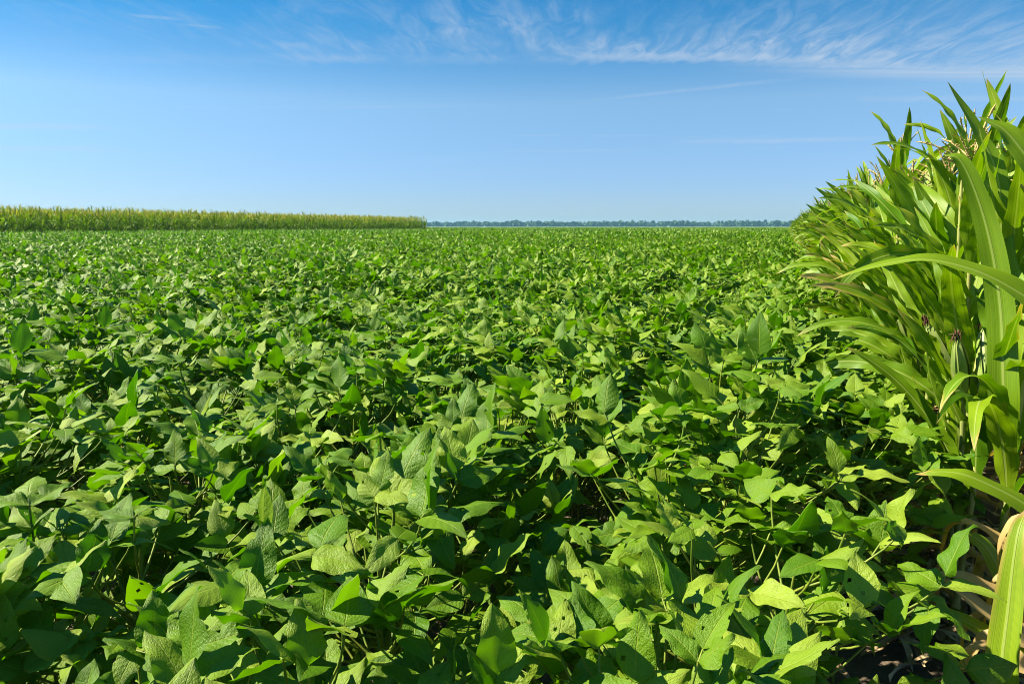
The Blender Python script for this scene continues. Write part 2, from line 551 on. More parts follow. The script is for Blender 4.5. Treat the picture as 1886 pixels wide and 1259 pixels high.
def trifoliate(mb, P, az, rng, size, nu, nv):
    """Three leaflets at the end of a petiole."""
    r = rng.random()
    if r < 0.50:
        e = rng.uniform(0.5, 1.35)
    elif r < 0.87:
        e = rng.uniform(-0.05, 0.5)
    else:
        e = rng.uniform(-0.6, 0.0)
    L = size * rng.uniform(0.9, 1.12)
    W = L * rng.uniform(0.50, 0.63)
    d = frame(az, e * 0.7)[:, 0]
    pe = P + d * 0.024 * size / 0.11
    mb.tube([P, pe], [0.0014, 0.0011], 4, 0.5, 1)
    leaflet(mb, pe, az + rng.normal(0, 0.2), e + rng.normal(0, 0.2), rng.normal(0, 0.3), L, W, rng, nu, nv)
    for s in (-1, 1):
        e2 = e * 0.45 + rng.normal(0.05, 0.33)
        leaflet(mb, P, az + s * rng.uniform(0.95, 1.5), e2, -s * rng.normal(0.15, 0.35), L * rng.uniform(0.82, 0.98), W * rng.uniform(0.9, 1.02), rng, nu, nv, 0.15 * s)


def soy_plant(seed, nu, nv, ntri=50, H=1.07, R=0.29, upper=0.56, tubes=5, big=1.0):
    """Returns (stem MB, list of leaf MBs)."""
    rng = np.random.default_rng(seed)
    stem = MB()
    lean = rng.normal(0, 0.04, 2)
    zz = np.linspace(0, H * 0.9, 7)
    sp = np.stack([lean[0] * (zz / H) ** 2 + rng.normal(0, 0.004, 7), lean[1] * (zz / H) ** 2 + rng.normal(0, 0.004, 7), zz], -1)
    sp[0, :2] = 0
    stem.tube(sp, np.linspace(0.0055, 0.002, 7), tubes)
    leaves = []
    for k in range(ntri):
        r = R * math.sqrt(rng.random())
        a = rng.uniform(0, 2 * np.pi)
        top = H * (1.0 - 0.20 * (r / R) ** 2)
        if rng.random() < upper:
            z = top - abs(rng.normal(0, 0.05)) + (0.03 if rng.random() < 0.2 else 0)
            size = rng.uniform(0.078, 0.116)
        else:
            z = top - rng.uniform(0.1, 0.55)
            size = rng.uniform(0.074, 0.11)
        if r < 0.07 and z > H - 0.08:
            size *= 0.68
        size *= big
        P = np.array([r * math.cos(a) + lean[0], r * math.sin(a) + lean[1], z])
        plen = rng.uniform(0.12, 0.26) + 0.3 * r
        zb = max(0.12, min(z - plen * 0.75, H * 0.86))
        B = np.array([np.interp(zb, zz, sp[:, 0]), np.interp(zb, zz, sp[:, 1]), zb])
        mid = B * 0.45 + P * 0.55 + np.array([math.cos(a), math.sin(a), -0.3]) * (0.03 + 0.05 * r)
        tt = np.linspace(0, 1, 6)[:, None]
        curve = (1 - tt) ** 2 * B + 2 * tt * (1 - tt) * mid + tt ** 2 * P
        lf = MB()
        lf.tube(curve, np.linspace(0.0026, 0.0018, 6), tubes if tubes > 3 else 3, 0.5, 1)
        trifoliate(lf, P, (a + rng.normal(0, 0.7)) if rng.random() < 0.5 else math.pi - 0.35 + rng.normal(0, 0.8), rng, size, nu, nv)
        leaves.append(lf)
    return stem, leaves


LEAFM = [MAT['soy_leaf'], MAT['soy_stem']]
NVAR = 12
soy_full = []     # (stem mesh, foliage mesh)
soy_hi = []       # (stem mesh, [leaf meshes]) for the nearest plants
for i in range(NVAR):
    st, lv = soy_plant(100 + i, 9, 6)
    allm = MB()
    for l_ in lv:
        allm.add(l_)
    soy_full.append((st.mesh('stem', MAT['soy_stem']), allm.mesh('foliage', LEAFM)))
    if i < 8:
        st2, lv2 = soy_plant(300 + i, 14, 8)
        soy_hi.append((st2.mesh('stem', MAT['soy_stem']), [l_.mesh('leaf', LEAFM) for l_ in lv2]))

rg = random.Random(11)
ROW, STEP = 0.60, 0.21


def soy_height(x, y):
    """gentle unevenness of the stand, rising a little away from the camera"""
    d = math.hypot(x, y)
    return 0.985 - 0.13 * max(0.0, 1 - d / 1.5) + 0.07 * min(1.0, d / 25) + 0.035 * math.sin(x * 1.7 + 0.6 * y) + 0.03 * math.sin(y * 0.9 - x * 0.4)


spots = []
for i in range(-90, 3):
    for j in range(-8, 140):
        x = (-0.13 + i * ROW if i < 1 else 0.22 if i < 2 else 0.42) + rg.gauss(0, 0.045)
        y = j * STEP + rg.gauss(0, 0.05)
        d = math.hypot(x, y)
        if d > 26 or (i == 1 and y < 2.35) or (i == 2 and (y < 2.7 or y > 12 or j % 2)):
            continue
        az = math.atan2(-x, y)                  # angle to the left of the rows
        if not (-0.75 < az < 1.35) or d < 0.30:
            if not (d < 2.2 and d >= 0.30 and -1.0 < az < 1.75):
                continue
        spots.append((d, x, y, az))
spots.sort()


def in_view(x, y, m=0.18):
    cd = x * -math.sin(YAW) + y * math.cos(YAW)
    cl_ = x * math.cos(YAW) + y * math.sin(YAW)
    return cd > 0.42 and abs(cl_) < 0.72 * cd + m


near = [s for s in spots if in_view(s[1], s[2])]
indiv = near[:300]
rest = [s for s in spots if s not in set(indiv)]

SOY_G = 'soybean plants of the near field'


def cam_px(x, y, z):
    cd = -x * math.sin(YAW) + y * math.cos(YAW)
    cl_ = x * math.cos(YAW) + y * math.sin(YAW)
    zz = z - EYE
    dep = cd * math.cos(PITCH) - zz * math.sin(PITCH)
    up = cd * math.sin(PITCH) + zz * math.cos(PITCH)
    return 943 + 1310 * cl_ / dep, 629.5 - 1310 * up / dep


ORD = ('first second third fourth fifth sixth seventh eighth ninth tenth eleventh twelfth thirteenth fourteenth fifteenth '
       'sixteenth seventeenth eighteenth nineteenth twentieth').split() + ['outermost'] * 80
SPECIAL = {}
for lab_, tx_, ty_ in (('soybean plant filling the bottom left corner with broad leaves', 60, 1200),
                       ('soybean plant at the bottom edge halfway between the left corner and the middle', 480, 1200),
                       ('soybean plant at the middle of the bottom edge', 930, 1200),
                       ('soybean plant at the bottom edge just left of the corn', 1500, 1190)):
    best = min((q for q in range(44) if q not in SPECIAL),
               key=lambda q: math.hypot(cam_px(indiv[q][1], indiv[q][2], 0.95)[0] - tx_, cam_px(indiv[q][1], indiv[q][2], 0.95)[1] - ty_))
    SPECIAL[best] = lab_
for k, (d, x, y, az) in enumerate(indiv):
    i_row = min(1, round((x + 0.13) / ROW)) if x < 0.12 else 1
    root = bpy.data.objects.new('soybean_plant', None)
    COL.objects.link(root)
    root.empty_display_size = 0.1
    root.location = (x, y, 0)
    root.rotation_euler = (rg.gauss(0, 0.03), rg.gauss(0, 0.03), rg.gauss(0, 0.9))
    s = rg.uniform(0.94, 1.05) * (0.84 + 0.16 * min(1.0, d / 1.6))
    root.scale = (s * 1.05, s * 1.05, s / max(0.84, min(1.0, 0.84 + 0.1 * d)) * soy_height(x, y) * (0.66 if x > 0.32 else 0.84 if x > 0.13 else 1.0))
    tag(root, SPECIAL.get(k) or f'leafy soybean plant near the camera in the {ORD[1 - i_row]} bean row from the corn', 'soybean plant', SOY_G)
    if k < 44:
        st, lv = soy_hi[k % len(soy_hi)]
        o = bpy.data.objects.new('stem', st)
        COL.objects.link(o)
        o.parent = root
        for me in lv:
            o = bpy.data.objects.new('leaf', me)
            COL.objects.link(o)
            o.parent = root
    else:
        st, fo = soy_full[k % NVAR]
        for nm, me in (('stem', st), ('foliage', fo)):
            o = bpy.data.objects.new(nm, me)
            COL.objects.link(o)
            o.parent = root

# ------------------------------------------------------------------ instancing for stuff


def scatter(name, pts, rots, scls, vars_, sources, coll_name):
    coll = bpy.data.collections.new(coll_name)
    for i, me in enumerate(sources):
        o = bpy.data.objects.new(f'{coll_name}_{i:02d}', me)
        coll.objects.link(o)
    me = bpy.data.meshes.new(name)
    pts = np.asarray(pts, np.float32)
    me.vertices.add(len(pts))
    me.vertices.foreach_set('co', pts.ravel())
    for nm, ty, data, key in (('rot', 'FLOAT_VECTOR', rots, 'vector'), ('scl', 'FLOAT_VECTOR', scls, 'vector')):
        at = me.attributes.new(nm, ty, 'POINT')
        at.data.foreach_set(key, np.asarray(data, np.float32).ravel())
    at = me.attributes.new('kindex', 'INT', 'POINT')
    at.data.foreach_set('value', np.asarray(vars_, np.int32))
    me.update()
    o = bpy.data.objects.new(name, me)
    COL.objects.link(o)
    ng = bpy.data.node_groups.new(name, 'GeometryNodeTree')
    ng.interface.new_socket('Geometry', in_out='INPUT', socket_type='NodeSocketGeometry')
    ng.interface.new_socket('Geometry', in_out='OUTPUT', socket_type='NodeSocketGeometry')
    gi, go = ng.nodes.new('NodeGroupInput'), ng.nodes.new('NodeGroupOutput')
    iop = ng.nodes.new('GeometryNodeInstanceOnPoints')
    ci = ng.nodes.new('GeometryNodeCollectionInfo')
    ci.inputs['Collection'].default_value = coll
    ci.inputs['Separate Children'].default_value = True
    ci.inputs['Reset Children'].default_value = True

    def na(nm, ty):
        n = ng.nodes.new('GeometryNodeInputNamedAttribute')
        n.data_type = ty
        n.inputs['Name'].default_value = nm
        return n.outputs['Attribute']
    er = ng.nodes.new('FunctionNodeEulerToRotation')
    ng.links.new(na('rot', 'FLOAT_VECTOR'), er.inputs[0])
    ng.links.new(gi.outputs[0], iop.inputs['Points'])
    ng.links.new(ci.outputs[0], iop.inputs['Instance'])
    iop.inputs['Pick Instance'].default_value = True
    ng.links.new(na('kindex', 'INT'), iop.inputs['Instance Index'])
    ng.links.new(er.outputs[0], iop.inputs['Rotation'])
    ng.links.new(na('scl', 'FLOAT_VECTOR'), iop.inputs['Scale'])
    ng.links.new(iop.outputs[0], go.inputs[0])
    md = o.modifiers.new('scatter', 'NODES')
    md.node_group = ng
    return o


# sources: whole plants, then lighter ones, then patches of many light plants
src = []
for i in range(NVAR):
    st, lv = soy_plant(500 + i, 6, 4, ntri=38, tubes=4, big=1.12)
    a = MB()
    a.add(st)
    a.mi[0][:] = 1
    for l_ in lv:
        a.add(l_)
    src.append(a.mesh('soybean', LEAFM))
NPATCH, PS = 6, 1.8
for i in range(NPATCH):
    a = MB()
    rr = np.random.default_rng(900 + i)
    for p in range(3):
        for q in range(9):
            st, lv = soy_plant(2000 + i * 50 + p * 9 + q, 3, 2, ntri=26, upper=0.85, tubes=3, big=1.18)
            s = rr.uniform(0.9, 1.08)
            R = rotz(rr.normal(0, 0.9))
            T = ((p - 1) * ROW + rr.normal(0, 0.05), (q - 4) * 0.2 + rr.normal(0, 0.05), 0)
            for l_ in lv:
                a.add(l_, R, T, s)
    src.append(a.mesh('soybean_patch', LEAFM))

pts, rots, scls, vs = [], [], [], []
for (d, x, y, az) in rest:
    s = rg.uniform(0.94, 1.05)
    pts.append((x, y, 0))
    rots.append((rg.gauss(0, 0.03), rg.gauss(0, 0.03), rg.gauss(0, 0.9)))
    scls.append((s * 1.05, s * 1.05, s * soy_height(x, y) * (0.66 if x > 0.32 else 0.84 if x > 0.13 else 1.0)))
    vs.append(rg.randrange(NVAR))
for x0_ in (-0.73, -0.13, 0.22):               # the rows that run on beside the corn
    for j in range(int((84 - 25) / STEP)):
        x, y = x0_ + rg.gauss(0, 0.05), 25.2 + j * STEP
        s = rg.uniform(0.94, 1.05)
        pts.append((x, y, 0))
        rots.append((0, 0, rg.gauss(0, 0.9)))
        scls.append((s * 1.05, s * 1.05, s * soy_height(x, y) * (0.88 if x > 0.1 else 1.0)))
        vs.append(rg.randrange(NVAR))
nx = int(120 / PS)
for i in range(-nx, nx):
    for j in range(0, int(200 / PS)):
        x = -0.13 + (i + 0.5) * PS - 0.9
        y = (j + 0.5) * PS
        d = math.hypot(x, y)
        if d < 25.4 or d > 185:
            continue
        az = math.atan2(-x, y)
        if not (-0.5 < az < 1.25):
            continue
        if y < 86 and (x > -0.2 or x < -43.6):
            continue
        z = soy_height(x, y)
        pts.append((x, y, 0))
        rots.append((0, 0, 0))
        scls.append((1.02, 1.02, z * rg.uniform(0.97, 1.03)))
        vs.append(NVAR + rg.randrange(NPATCH))
soy = scatter('soybean_field', pts, rots, scls, vs, src, 'soybean_source')
tag(soy, 'dense soybean canopy running in even rows from the near plants to the horizon', 'soybean crop', None, 'stuff')

# ------------------------------------------------------------------ corn plants


def strip(mb, pts, width, rng, nv=4, twist=0.0, fold=0.35, wave=0.16, waves=5.0, up=(0, 0, 1), dry=0.0, lr=None, roll=0.0):
    """A strap leaf along a centre line."""
    pts = np.asarray(pts, float)
    n_ = len(pts)
    u = np.linspace(0, 1, n_)
    t = np.gradient(pts, axis=0)
    t /= np.linalg.norm(t, axis=1, keepdims=True) + 1e-9
    s = np.cross(np.broadcast_to(np.asarray(up, float), t.shape), t)
    # keep the side vector steady where the leaf runs straight up
    for i in range(n_):
        if np.linalg.norm(s[i]) < 0.15 or (i and np.dot(s[i], s[i - 1]) < 0):
            s[i] = s[i - 1] if i else np.array([1.0, 0, 0])
    s /= np.linalg.norm(s, axis=1, keepdims=True) + 1e-9
    nrm = np.cross(t, s)
    ang = roll + twist * u ** 1.4
    s2 = s * np.cos(ang)[:, None] + nrm * np.sin(ang)[:, None]
    n2 = nrm * np.cos(ang)[:, None] - s * np.sin(ang)[:, None]
    w = np.minimum(1.0, 0.45 + 2.6 * u) * np.clip(1 - u ** 2.4, 0, 1) ** 0.75
    w[-1] = 0.01
    w = w * width * 0.5
    v = np.linspace(-1, 1, nv + 1)
    ph, ph2 = rng.uniform(0, 6.28, 2)
    F = fold * (1 - 0.6 * u)
    P = np.zeros((n_, nv + 1, 3))
    for j, vj in enumerate(v):
        wv = wave * width * abs(vj) ** 2 * np.sin(2 * np.pi * waves * u + (ph if vj > 0 else ph2)) * np.clip(w / (width * 0.5), 0, 1)
        P[:, j] = pts + s2 * (w * vj * np.cos(F * 0.8))[:, None] + n2 * (F * w * abs(vj) + wv)[:, None]
    UV = np.zeros((n_, nv + 1, 2))
    UV[..., 0] = u[:, None]
    UV[..., 1] = ((v + 1) / 2)[None]
    mb.grid(P, UV, rng.random() if lr is None else lr, dry)


def arch(base, az, e0, e1, L, n, rng, droop_pow=1.3, swing=0.3):
    """Centre line that leaves at elevation e0 and ends at e1."""
    u = np.linspace(0, 1, n)
    el = e0 + (e1 - e0) * u ** droop_pow
    a = az + swing * rng.normal() * u ** 1.5
    d = np.stack([np.cos(el) * np.cos(a), np.cos(el) * np.sin(a), np.sin(el)], -1) * (L / (n - 1))
    p = np.cumsum(d, axis=0)
    return np.asarray(base) + p - p[0]


def corn_stalk(H, rng, k=8, r=0.0125):
    mb = MB()
    nn = 13
    zz, rr = [], []
    for i in range(nn):
        z0 = H * i / nn
        zz += [z0, z0 + 0.008, z0 + 0.02, z0 + H / nn * 0.6]
        f = 1 - 0.62 * i / nn
        rr += [r * f * 1.18, r * f * 1.22, r * f * 1.0, r * f * 0.96]
    zz.append(H)
    rr.append(r * 0.3)
    zz = np.array(zz)
    lean = rng.normal(0, 0.035, 2)
    pts = np.stack([lean[0] * (zz / H) ** 2, lean[1] * (zz / H) ** 2, zz], -1)
    mb.tube(pts, rr, k)
    return mb, lean


def corn_tassel(base, rng, nb=8, k=4, L=0.30, fat=1.0):
    mb = MB()

    def spike(b, az, el, ln, rad):
        n = 12 if k > 3 else 6
        c = arch(b, az, el, el - rng.uniform(0.1, 0.8), ln, n, rng)
        rr = fat * rad * (0.75 + 0.55 * np.abs(np.sin(np.arange(n) * 1.9 + rng.uniform(0, 6))))
        rr[-1] *= 0.3
        rr[0] *= 0.5
        mb.tube(c, rr, k)
        if k > 3:
            for i in range(1, n - 1):
                for _ in range(2):
                    a2 = rng.uniform(0, 6.28)
                    d = np.array([math.cos(a2), math.sin(a2), rng.uniform(-0.3, 1.0)]) * rng.uniform(0.007, 0.012)
                    mb.tube([c[i], c[i] + d * 0.5, c[i] + d], [0.0009, 0.0024, 0.0006], 3)
    spike(np.asarray(base), rng.uniform(0, 6.28), 1.5, L, 0.0038)
    for i in range(nb):
        b = np.asarray(base) + np.array([0, 0, 0.01 + 0.07 * i / nb])
        spike(b, i * 2.4 + rng.normal(0, 0.3), rng.uniform(0.7, 1.3), L * rng.uniform(0.5, 0.8), 0.0030)
    return mb


def corn_ear(base, az, rng, size=1.0):
    husk = MB()
    el = 1.15
    d = frame(az, el)
    n = 12
    u = np.linspace(0, 1, n)
    c = np.asarray(base) + d[:, 0][None] * (u * 0.24 * size)[:, None]
    r = 0.027 * size * np.sin(np.pi * np.clip(u * 0.86 + 0.1, 0, 1)) ** 0.6
    r[-1] *= 0.45
    husk.tube(c, r, 9)
    for i in range(5):
        a = i * 1.257 + rng.uniform(0, 0.5)
        off = (d[:, 1] * math.cos(a) + d[:, 2] * math.sin(a))
        pc = c + off[None] * (r * 0.98 + 0.001)[:, None]
        tip = pc[-1] + d[:, 0] * 0.04 * size + off * 0.012
        strip(husk, np.vstack([pc[1:], tip]), 0.042 * size, rng, 2, 0, 0.0, 0.02, 2.0, up=off)
    silk = MB()
    top = c[-1]
    for i in range(26):
        a = rng.uniform(0, 6.28)
        off = d[:, 1] * math.cos(a) + d[:, 2] * math.sin(a)
        p0 = top + off * 0.004
        p1 = top + d[:, 0] * rng.uniform(0.015, 0.035) + off * rng.uniform(0.004, 0.014)
        p2 = p1 + off * rng.uniform(0.004, 0.02) - np.array([0, 0, rng.uniform(0.0, 0.04)])
        silk.tube([p0, p1, (p1 + p2) / 2 + off * 0.003, p2], [0.0022, 0.002, 0.0018, 0.0008], 3)
    return husk, silk


def corn_plant(seed, H=1.82, n=26, nv=4, plane=math.pi, spread=1.1, ears=1, lod=0, nl=20, dry_low=0.75, lscale=1.0, dry_top=0.0, tas=1.0):
    """Returns stalk MB, [leaf MBs], tassel MB, [(husk, silk)].  PLANE is the azimuth of every second leaf."""
    rng = np.random.default_rng(seed)
    st, lean = corn_stalk(H, rng, 8 if lod == 0 else 4)
    leaves = []
    for i in range(nl):
        f = (i + 0.5) / nl
        h = H * (0.07 + 0.90 * f)
        az = plane + (math.pi if i % 2 else 0) + rng.normal(0, spread)
        base = np.array([lean[0] * (h / H) ** 2, lean[1] * (h / H) ** 2, h])
        lf = MB()
        ln = (0.40 + 0.38 * math.sin(math.pi * min(1, f * 0.82 + 0.12))) * rng.uniform(0.85, 1.1) * lscale
        wd = (0.052 + 0.039 * math.sin(math.pi * min(1, f * 0.85 + 0.1))) * rng.uniform(0.88, 1.12)
        if f < 0.22:          # the fired bottom leaves hang down, tan and shrivelled
            c = arch(base, az, rng.uniform(0.2, 0.7), rng.uniform(-1.5, -1.1), ln * 0.85, n, rng, 0.6)
            strip(lf, c, wd * 0.6, rng, nv, rng.normal(0, 1.2), 0.9, 0.25, 5, dry=dry_low * rng.uniform(0.8, 1.35))
        elif f > 0.72:        # top leaves stand up
            if rng.random() < 0.75:
                c = arch(base, az, rng.uniform(1.12, 1.42), rng.uniform(0.6, 1.25), ln * 0.80, n, rng, 1.6)
            else:
                c = arch(base, az, rng.uniform(0.85, 1.15), rng.uniform(-0.7, 0.2), ln * 0.9, n, rng, 1.8)
            strip(lf, c, wd * 0.9, rng, nv, rng.normal(0, 0.9), 0.45, 0.08, 5, roll=rng.normal(0, 0.4), dry=max(0, rng.normal(0.02, 0.06)) + dry_top * rng.random())
        else:
            e1 = rng.uniform(0.25, 1.0) if rng.random() < 0.55 else rng.uniform(-1.35, 0.0)
            c = arch(base, az, rng.uniform(0.95, 1.35), e1, ln, n, rng, rng.uniform(1.1, 2.6), 0.45)
            strip(lf, c, wd, rng, nv, rng.normal(0, 1.2), 0.35, rng.uniform(0.07, 0.20), rng.uniform(4, 8), roll=rng.normal(0, 0.5), dry=max(0, rng.normal(0.0 + 0.30 * max(0, 0.5 - f), 0.10)))
        leaves.append(lf)
    ta = corn_tassel((lean[0], lean[1], H - 0.06), rng, 6 if lod == 0 else 5, 4 if lod == 0 else 3, 0.25 * tas, tas ** 2)
    er = []
    for e in range(ears):
        h = H * rng.uniform(0.50, 0.60)
        er.append(corn_ear((lean[0] * 0.3, lean[1] * 0.3, h), plane + rng.normal(0, 0.7) + math.pi * e, rng))
    return st, leaves, ta, er


rgc = random.Random(23)
CORN_H = 1.80
corn_var = []
for i in range(14):
    st, lv, ta, er = corn_plant(4000 + i, CORN_H * (0.94 + 0.012 * (i % 9)))
    fo = MB()
    for l_ in lv:
        fo.add(l_)
    corn_var.append(dict(stalk=st.mesh('stalk', MAT['stalk']),
                         leaves=[l_.mesh('leaf', MAT['corn_leaf']) for l_ in lv] if i < 8 else None,
                         foliage=fo.mesh('foliage', MAT['corn_leaf']),
                         tassel=ta.mesh('tassel', MAT['tassel']),
                         husk=er[0][0].mesh('ear', MAT['husk']), silk=er[0][1].mesh('silk', MAT['silk'])))

CROW, CSTEP, CX0 = 0.72, 0.185, 0.70
CORN_G = 'corn plants of the rows along the right'
CORN_LABELS = {}


def link(nm, me, parent):
    o = bpy.data.objects.new(nm, me)
    COL.objects.link(o)
    o.parent = parent
    return o


def corn_object(x, y, var, rz, s, label, split):
    root = bpy.data.objects.new('corn_plant', None)
    COL.objects.link(root)
    root.location = (x, y, 0)
    root.rotation_euler = (rgc.gauss(0, 0.025), rgc.gauss(0, 0.02), rz)
    root.scale = (s, s, s)
    tag(root, label, 'corn plant', CORN_G)
    link('stalk', var['stalk'], root)
    if split and var['leaves']:
        for me in var['leaves']:
            link('leaf', me, root)
    else:
        link('foliage', var['foliage'], root)
    link('tassel', var['tassel'], root)
    e = link('ear', var['husk'], root)
    link('silk', var['silk'], e)
    return root


cand, corn_rest = [], []
for r in range(0, 14):
    for j in range(-2, 460):
        y = 3.22 + j * CSTEP + rgc.gauss(0, 0.03)
        x = CX0 + r * CROW + rgc.gauss(0, 0.03)
        if y > 84:
            continue
        if x > 0.36 * y + 0.9:           # beyond the right edge of the view
            continue
        key = math.hypot(x, y) * (1 + 0.55 * r)
        if r > 3:
            key += 100
        cand.append((key, x, y, r))
cand.sort()
HEDGE = [c for c in cand if c[1] < 0.30 * c[2] + 0.45][:292]
hs_ = set(HEDGE)
for c in cand:
    if c not in hs_:
        corn_rest.append(c)
ROWN = ['front row beside the soybeans', 'second row behind the front corn', 'third row behind the front corn', 'fourth row behind the front corn']
front = 0
for c in HEDGE:
    _, x, y, r = c
    sp = r == 0 and y < 8.5
    i = rgc.randrange(8) if sp else rgc.randrange(14)
    rz = rgc.gauss(0, 0.8) + (math.pi if rgc.random() < 0.5 else 0)
    lab = f'tasselled green corn plant in the {ROWN[r]}'
    if r == 0:
        if front < 14:
            lab = f'tasselled corn plant, {ORD[front]} in the front row counting inward from the three at the edge'
        front += 1
    corn_object(x, y, corn_var[i], rz, rgc.uniform(0.95, 1.06), lab, sp)

# three plants that stand just outside the right edge and reach into the view


def px_point(px, py, dep):
    a, b = (px - 943) / 1310 * dep, (629.5 - py) / 1310 * dep
    fh = dep * math.cos(PITCH) + b * math.sin(PITCH)
    z = EYE - dep * math.sin(PITCH) + b * math.cos(PITCH)
    return np.array([a * math.cos(YAW) - fh * math.sin(YAW), a * math.sin(YAW) + fh * math.cos(YAW), z])


def smooth_path(ctrl, n=30):
    c = np.asarray(ctrl, float)
    p = np.vstack([2 * c[0] - c[1], c, 2 * c[-1] - c[-2]])
    out = []
    m = len(c) - 1
    for u in np.linspace(0, m - 1e-6, n):
        i = int(u)
        f = u - i
        a, b, c_, d = p[i], p[i + 1], p[i + 2], p[i + 3]
        out.append(0.5 * (2 * b + (c_ - a) * f + (2 * a - 5 * b + 4 * c_ - d) * f ** 2 + (3 * b - a - 3 * c_ + d) * f ** 3))
    return np.array(out)


def reaching_plant(x, y, seed, label, paths, keep=lambda p: p[0] > 1880):
    st, lv, ta, er = corn_plant(seed, CORN_H * 0.9, plane=0.2)
    root = bpy.data.objects.new('corn_plant', None)
    COL.objects.link(root)
    root.location = (x, y, 0)
    tag(root, label, 'corn plant', CORN_G)
    link('stalk', st.mesh('stalk', MAT['stalk']), root)
    for l_ in lv:
        P = np.concatenate(l_.v) + np.array([x, y, 0])
        q = [cam_px(*p) for p in P[::9]]
        if all(keep(p) for p in q):
            link('leaf', l_.mesh('leaf', MAT['corn_leaf']), root)
    rng = np.random.default_rng(seed + 1)
    for (ctrl, dep, w, dry, lr, roll, tw, face) in paths:
        pts = [px_point(a, b, dep + (i * 0.02)) for i, (a, b) in enumerate(ctrl)]
        pts = [np.array([x, y, pts[0][2] - 0.10])] + pts
        l_ = MB()
        strip(l_, smooth_path(pts) - np.array([x, y, 0]), w, rng, 6, tw, 0.3, 0.05, 4, up=(-0.55 * face, -0.75 * face, 1.0 - 0.7 * face), dry=dry, lr=lr, roll=roll)
        link('leaf', l_.mesh('leaf', MAT['corn_leaf']), root)
    link('tassel', ta.mesh('tassel', MAT['tassel']), root)


reaching_plant(0.74, 2.15, 7001, 'corn plant at the right edge whose long arching leaf reaches over the beans',
               [([(1960, 600), (1886, 545), (1800, 500), (1705, 478), (1620, 488), (1530, 516)], 1.78, 0.075, 0.06, 0.8, 0.0, 0.25, 0.55),
                ([(1975, 1010), (1900, 935), (1800, 882), (1742, 868), (1686, 873)], 1.80, 0.070, 0.12, 0.7, 0.0, 0.3, 0.5),
                ([(1900, 1175), (1820, 1128), (1760, 1085), (1712, 1074)], 1.90, 0.050, 1.0, 0.9, 0.0, 0.8, 0.6),
                ([(1900, 1120), (1830, 1088), (1760, 1058), (1690, 1062)], 1.95, 0.060, 0.55, 0.9, 0.0, 0.4, 0.5),
                ([(1900, 1215), (1810, 1160), (1735, 1128), (1668, 1132)], 1.90, 0.055, 0.22, 0.9, 0.0, 0.2, 0.5),
                ([(1880, 1060), (1835, 1075), (1815, 1150), (1808, 1250)], 1.98, 0.045, 1.1, 0.9, 0.2, 1.2, 0.6),
                ([(1860, 1130), (1790, 1140), (1772, 1200), (1775, 1290)], 2.0, 0.042, 1.1, 0.6, 0.2, 1.0, 0.6),
                ([(1890, 960), (1850, 985), (1838, 1060), (1845, 1150)], 2.05, 0.040, 1.15, 0.5, 0.2, 1.4, 0.6),
                ([(1880, 1180), (1815, 1175), (1785, 1215), (1748, 1262)], 1.85, 0.050, 0.8, 0.7, 0.1, 0.7, 0.6),
                ([(1890, 1230), (1850, 1195), (1800, 1190), (1742, 1215)], 1.80, 0.050, 0.62, 0.9, 0.1, 0.5, 0.6),
                ([(1860, 1010), (1770, 960), (1738, 1000), (1728, 1080)], 2.1, 0.045, 0.95, 0.7, 0.2, 0.9, 0.6),
                ([(1990, 420), (1900, 300), (1850, 240), (1800, 215)], 1.85, 0.08, 0.0, 0.5, 0.2, 0.5, 0.8)])
reaching_plant(0.80, 1.74, 7011, 'nearest corn plant in the bottom right corner with one broad torn leaf showing',
               [([(2040, 1180), (1900, 1340), (1846, 1270), (1858, 1110), (1874, 985), (1893, 935)], 1.42, 0.075, 0.20, 0.75, 0.1, 0.2, 1.0)])
reaching_plant(0.72, 2.68, 7022, 'corn plant by the right edge with yellowed lower leaves hanging low over the beans',
               [([(1860, 1165), (1800, 1112), (1745, 1072), (1702, 1088)], 2.2, 0.065, 0.50, 0.9, 0.0, 0.4, 0.4),
                ([(1850, 1190), (1770, 1140), (1700, 1120), (1668, 1132)], 2.2, 0.060, 0.28, 0.9, 0.0, 0.2, 0.4),
                ([(1860, 1100), (1820, 1010), (1770, 985), (1745, 1040)], 2.2, 0.060, 0.15, 0.9, 0.2, 0.3, 0.5),
                ([(1850, 740), (1842, 560), (1815, 410), (1772, 300), (1735, 285)], 2.3, 0.09, 0.0, 0.35, 0.2, 0.5, 0.9),
                ([(1850, 480), (1838, 330), (1800, 240), (1745, 150)], 2.35, 0.07, 0.0, 0.3, 0.4, 0.6, 0.9)],
               keep=lambda p: p[0] > 1700)

# the rest of that block, massed
src = []
for i in range(8):
    st, lv, ta, er = corn_plant(5000 + i, CORN_H * (0.94 + 0.015 * i), n=10, nv=2, ears=0, lod=1)
    a = MB()
    a.add(st)
    a.mi[0][:] = 1
    for l_ in lv:
        a.add(l_)
    k0 = len(a.mi)
    a.add(ta)
    for q in range(k0, len(a.mi)):
        a.mi[q] = np.full(len(a.mi[q]), 2)
    src.append(a.mesh('corn', [MAT['corn_leaf'], MAT['stalk'], MAT['tassel']]))
P_ = [(c[1], c[2], 0) for c in corn_rest]
cr_ = scatter('corn_rows', P_, [(rgc.gauss(0, 0.03), rgc.gauss(0, 0.03), rgc.gauss(0, 0.35) + math.pi * rgc.randrange(2)) for _ in P_],
              [(s, s, s) for s in [rgc.uniform(0.93, 1.07) for _ in P_]], [rgc.randrange(8) for _ in P_], src, 'corn_source')
tag(cr_, 'massed corn continuing behind and beyond the nearest corn plants on the right', 'corn crop', None, 'stuff')

